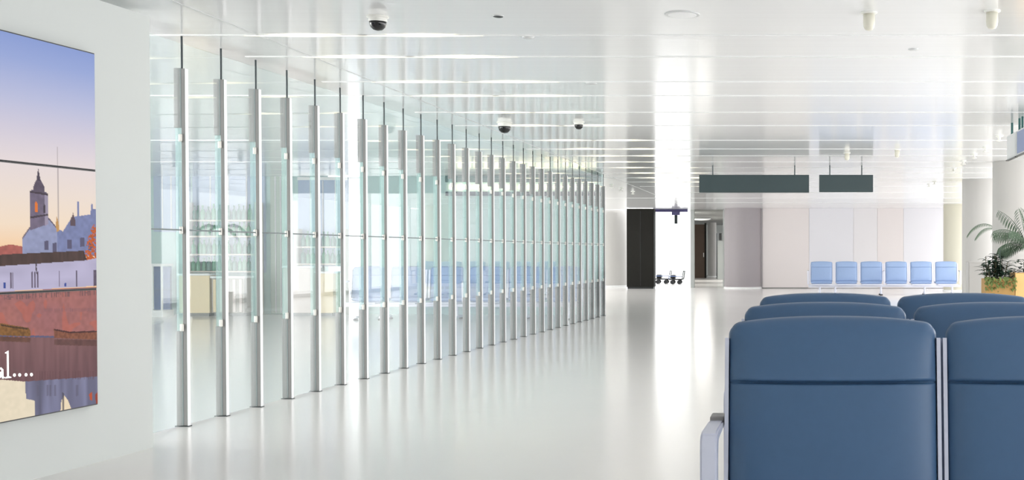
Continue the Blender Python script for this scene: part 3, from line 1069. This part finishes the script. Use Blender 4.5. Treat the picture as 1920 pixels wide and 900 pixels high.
def bar_shelf(px0, px1, levels, label, lab_b, group_b):
    x0, x1 = shop_x(px0), shop_x(px1)
    t = empty('bottle_shelf', ((x0 + x1) / 2, SY - 0.1, 0), 0, label, 'shelf')
    hw_ = (x1 - x0) / 2
    zs_ = [zpy(p) for p in levels]
    for s in (-1, 1):
        MB().box(s * hw_ - 0.02, s * hw_ + 0.02, -0.26, 0.02, 0, max(zs_) + 0.34).build('upright', M['shelf'], t)
    for li, z in enumerate(zs_):
        MB().box(-hw_ + 0.02, hw_ - 0.02, -0.26, 0.0, z - 0.03, z).build('shelf_board', M['shelf'], t)
        nb = int((2 * hw_ - 0.1) / 0.098)
        for k_ in range(nb):
            pr = protos[rr.randrange(2)]
            o_ = pr.copy()
            COL.objects.link(o_)
            s = rr.uniform(0.82, 1.04)
            o_.scale = (1, 1, s)
            o_.location = ((x0 + x1) / 2 - hw_ + 0.1 + k_ * 0.098 + rr.uniform(-0.008, 0.008), SY - 0.24 + rr.uniform(-0.03, 0.04), z)
            tag(o_, lab_b, 'bottle', group_b)


protos = [bottle_proto(M['bottle']), bottle_proto(M['bottle_teal'])]
bar_shelf(346, 478, (412, 442, 476, 508), 'pale shelf unit of green bottles above the cream counter', 'green bottle on the long shelf unit above the cream counter', 'green bottles of the long bar')
bar_shelf(552, 640, (462, 494), 'short pale shelf of green bottles behind the rosy counter', 'green bottle on the short shelf behind the rosy counter', 'green bottles of the small bar')
for p_ in protos:
    bpy.data.objects.remove(p_)


def counter(px0, px1, pyt, m_, label, slats=0):
    x0, x1 = shop_x(px0), shop_x(px1)
    t = empty('bar_counter', ((x0 + x1) / 2, 22.2, 0), 0, label, 'counter')
    hw_ = (x1 - x0) / 2
    zt = zpy(pyt)
    MB().box(-hw_, hw_, 0, 0.35, 0.06, zt, bev=0.005).build('body', M[m_], t)
    MB().box(-hw_ - 0.02, hw_ + 0.02, -0.03, 0.37, zt, zt + 0.04, bev=0.008).build('worktop', M['trim_white'], t)
    MB().box(-hw_ + 0.03, hw_ - 0.03, 0.03, 0.33, 0, 0.06).build('plinth', M['grey_beam'], t)
    for q in range(slats):
        xq = -hw_ + (q + 0.5) * 2 * hw_ / slats
        MB().box(xq - 0.025, xq + 0.025, -0.02, 0, 0.08, zt - 0.02).build('slat', M['cream' if q == 0 else 'rosy'], t)


counter(356, 412, 516, 'cream', 'cream bar counter under the long bottle shelf')
counter(416, 476, 521, 'slat', 'grey slatted bar counter right of the cream counter', 5)
counter(548, 604, 502, 'rosy', 'rosy pale bar counter under the short bottle shelf')
counter(608, 640, 512, 'cream', 'narrow beige counter beside the bright doorway behind the glass')

# glass showcase at the left edge of the shops
x0, x1 = shop_x(282), shop_x(336)
t = empty('showcase', ((x0 + x1) / 2, 22.0, 0), 0, 'glass showcase with white frame at the left end of the shops', 'showcase')
hw_ = (x1 - x0) / 2
zt = zpy(494)
MB().box(-hw_, hw_, 0, 0.4, 0, 0.12).build('base', M['trim_white'], t)
MB().box(-hw_, hw_, 0, 0.4, zt - 0.05, zt).build('top', M['trim_white'], t)
for q in range(4):
    xq = -hw_ + 0.02 + q * (2 * hw_ - 0.04) / 3
    MB().box(xq - 0.015, xq + 0.015, 0, 0.03, 0.12, zt - 0.05).build('frame_post', M['trim_white'], t)
MB().box(-hw_ + 0.02, hw_ - 0.02, 0.3, 0.36, 0.12, zt - 0.05).build('back_panel', M['screen_blue'], t)
MB().box(-hw_ + 0.02, hw_ - 0.02, 0.03, 0.28, zt * 0.5, zt * 0.5 + 0.02).build('shelf_board', M['glass'], t)

# ------------------------------------------------------------------ plants on the right
def blade(mb, p0, dirv, length, width, droop, seg=6, fold=0.25):
    """one leaf blade: tapered, folded along the midrib, drooping"""
    d = Vector(dirv).normalized()
    side = d.cross(Vector((0, 0, 1)))
    if side.length < 1e-3:
        side = Vector((1, 0, 0))
    side.normalize()
    rings = []
    p = Vector(p0)
    for i in range(seg + 1):
        s = i / seg
        w = width * math.sin(math.pi * (0.06 + 0.94 * s) ** 0.75) * 0.5 + 0.0008
        n_ = side.cross(d).normalized()
        rings.append((mb.bm.verts.new(p - side * w + n_ * fold * w), mb.bm.verts.new(p), mb.bm.verts.new(p + side * w + n_ * fold * w)))
        d = (d + Vector((0, 0, -droop / seg))).normalized()
        p = p + d * (length / seg)
    for A, B in zip(rings, rings[1:]):
        mb.bm.faces.new((A[0], A[1], B[1], B[0]))
        mb.bm.faces.new((A[1], A[2], B[2], B[1]))


def frond(parent, p0, az, elev, length, droop, m_=None, leaf_l=0.2, lw=0.009):
    d = Vector((math.cos(az) * math.cos(elev), math.sin(az) * math.cos(elev), math.sin(elev)))
    pts = [Vector(p0)]
    n = 16
    for i in range(n):
        d = (d + Vector((0, 0, -droop / n))).normalized()
        pts.append(pts[-1] + d * length / n)
    fr_ = MB()
    rs = [0.008 * (1 - 0.8 * i / n) for i in range(n + 1)]
    fr_.tube(pts, rs, 6)
    for i in range(4, n + 1):
        d = (pts[i] - pts[i - 1]).normalized()
        sd = d.cross(Vector((0, 0, 1))).normalized()
        ll = leaf_l * (math.sin(math.pi * (i - 3) / (n - 1)) * 0.75 + 0.3)
        for sgn in (-1, 1):
            for q in (0, 0.5):
                blade(fr_, pts[i - 1].lerp(pts[i], q), d * 0.55 + sd * sgn * 0.8 + Vector((0, 0, -0.35 - 0.3 * q)), ll, lw, 1.5, 5)
    return fr_.build('frond', m_ or M['frond'], parent, smooth=True)


def planter(name, px0, px1, pyt, Y, m_, label, depth=0.42):
    x0, x1 = (px0 - 1500) / F * Y, (px1 - 1500) / F * Y
    zt = H - (pyt - 474) / F * Y
    t = empty(name, ((x0 + x1) / 2, Y, 0), 0, label, 'potted plant', 'planters by the right column')
    hw_ = (x1 - x0) / 2
    mb = MB()
    mb.box(-hw_, hw_, 0, 0.03, 0, zt, bev=0.004)
    mb.box(-hw_, hw_, depth - 0.03, depth, 0, zt, bev=0.004)
    mb.box(-hw_, -hw_ + 0.03, 0.03, depth - 0.03, 0, zt, bev=0.004)
    mb.box(hw_ - 0.03, hw_, 0.03, depth - 0.03, 0, zt, bev=0.004)
    mb.build('planter', m_, t)
    MB().box(-hw_ + 0.03, hw_ - 0.03, 0.03, depth - 0.03, zt - 0.12, zt - 0.04).build('soil', M['soil'], t)
    return t, hw_, zt


rp = random.Random(11)
t, hw_, zt = planter('potted_shrub', 1849, 1903, 523, 16.0, M['ochre'], 'dark leafy shrub in an ochre planter box before the column')
lm = MB()
st = MB()
for s in range(22):
    bx = rp.uniform(-hw_ * 0.85, hw_ * 0.85)
    by = rp.uniform(0.06, 0.34)
    hgt = rp.uniform(0.12, 0.40)
    lean = Vector((rp.uniform(-0.25, 0.25), rp.uniform(-0.2, 0.2), 1)).normalized()
    p0 = Vector((bx, by, zt - 0.06))
    p1 = p0 + lean * hgt
    st.tube([p0, p1], [0.007, 0.004], 6)
    for q in range(9):
        a = rp.uniform(0, 2 * math.pi)
        f = 0.35 + 0.65 * q / 8
        blade(lm, p0.lerp(p1, f), (math.cos(a), math.sin(a), rp.uniform(0.1, 0.9)), rp.uniform(0.10, 0.17), rp.uniform(0.04, 0.065), rp.uniform(0.3, 1.1), 5)
lm.build('foliage', M['leaf'], t, smooth=True)
st.build('stems', M['stem'], t, smooth=True)
lm = MB()
for s in range(110):
    bx = rp.uniform(-hw_ * 1.05, hw_ * 1.0)
    blade(lm, (bx, rp.uniform(-0.02, 0.06), zt - abs(rp.gauss(0, 0.09)) + 0.03), (rp.uniform(-0.6, 0.6), -1, rp.uniform(-0.3, 0.6)), rp.uniform(0.05, 0.1), 0.032, 1.4, 4)
lm.build('trailing_leaves', M['leaf_light'], t, smooth=True)
# the oval leaf standing up on its own
sg = MB()
c0 = at(1879, 476, 16.0) - t.location
blade(sg, (c0.x, 0.12, c0.z - 0.09), (0.02, 0, 1), 0.19, 0.10, 0.0, 8)
sg.tube([(c0.x, 0.12, zt - 0.05), (c0.x, 0.12, c0.z - 0.08)], 0.004, 6)
sg.build('upright_leaf', M['leaf'], t, smooth=True)

t, hw_, zt = planter('potted_palm', 1904, 1965, 512, 16.0, M['pale_wood'], 'tall feathery palm in a pale wood planter at the right edge', 0.5)
tr_ = MB()
tr_.tube([(-0.02, 0.24, zt - 0.08), (-0.03, 0.24, zt + 0.2), (-0.02, 0.24, zt + 0.36)], [0.035, 0.028, 0.02], 10)
tr_.build('trunk', M['stem'], t, smooth=True)
ptop = (-0.02, 0.24, zt + 0.34)
for az, el, ln, dr in ((3.3, 1.15, 0.85, 1.9), (3.0, 1.30, 0.95, 1.5), (2.6, 1.05, 0.8, 1.7), (3.9, 1.1, 0.75, 1.7), (1.7, 1.35, 0.9, 1.2), (0.4, 1.1, 0.9, 1.6),
                       (5.3, 1.1, 0.8, 1.6), (3.2, 0.75, 0.62, 1.6), (4.6, 0.9, 0.6, 1.5), (3.5, 1.42, 0.8, 0.8), (2.9, 0.4, 0.5, 1.0)):
    frond(t, ptop, az, el, ln * 0.72, dr)
lm = MB()
for s in range(90):
    a = rp.uniform(0, 2 * math.pi)
    blade(lm, (rp.uniform(-hw_, hw_ * .8) * .9, rp.uniform(0.04, 0.4), zt - 0.04 + rp.uniform(0, 0.22)), (math.cos(a), math.sin(a), rp.uniform(0, 0.9)), rp.uniform(0.08, 0.15), 0.045, 0.8, 4)
lm.build('foliage', M['leaf'], t, smooth=True)
# pale weeping palm behind, before the middle column
xx = (1848 - 1500) / F * 19.5
xx = (1868 - 1500) / F * 22.2
t = empty('weeping_palm', (xx, 22.2, 0), 0, 'pale thin arching palm before the middle right column', 'potted plant', 'planters by the right column')
MB().lathe([(0.12, 0), (0.17, 0.02), (0.2, 0.42), (0.21, 0.44), (0.18, 0.44), (0.16, 0.36), (0, 0.36)], seg=28).build('pot', M['trim_white'], t, smooth='auto')
MB().tube([(0, 0, 0.34), (0.02, 0, 1.1), (0.03, 0, 1.62)], [0.03, 0.022, 0.014], 8).build('trunk', M['stem'], t, smooth=True)
for az, el, ln, dr in ((3.2, 1.0, 0.75, 2.6), (3.5, 0.75, 0.6, 2.2), (0.2, 1.0, 0.7, 2.4), (4.6, 1.0, 0.6, 2.4)):
    frond(t, (0.03, 0, 1.6), az, el, ln, dr, M['frond'], 0.09, 0.008)

# low white cabinet before the middle right column
x0, x1 = (1816 - 1500) / F * 20.5, (1856 - 1500) / F * 20.5
t = empty('low_cabinet', ((x0 + x1) / 2, 20.5, 0), 0, 'low white cabinet standing before the middle right column', 'cabinet')
hw_ = (x1 - x0) / 2
zt = H - (491 - 474) / F * 20.5
MB().box(-hw_, hw_, 0, 0.35, 0.05, zt, bev=0.006).build('body', M['column'], t)
MB().box(-hw_ + 0.012, hw_ - 0.012, -0.012, 0, 0.08, zt - 0.03, bev=0.004).build('door', M['column'], t)
MB().box(-hw_ + 0.02, hw_ - 0.02, 0.02, 0.33, 0, 0.05).build('plinth', M['grey_beam'], t)
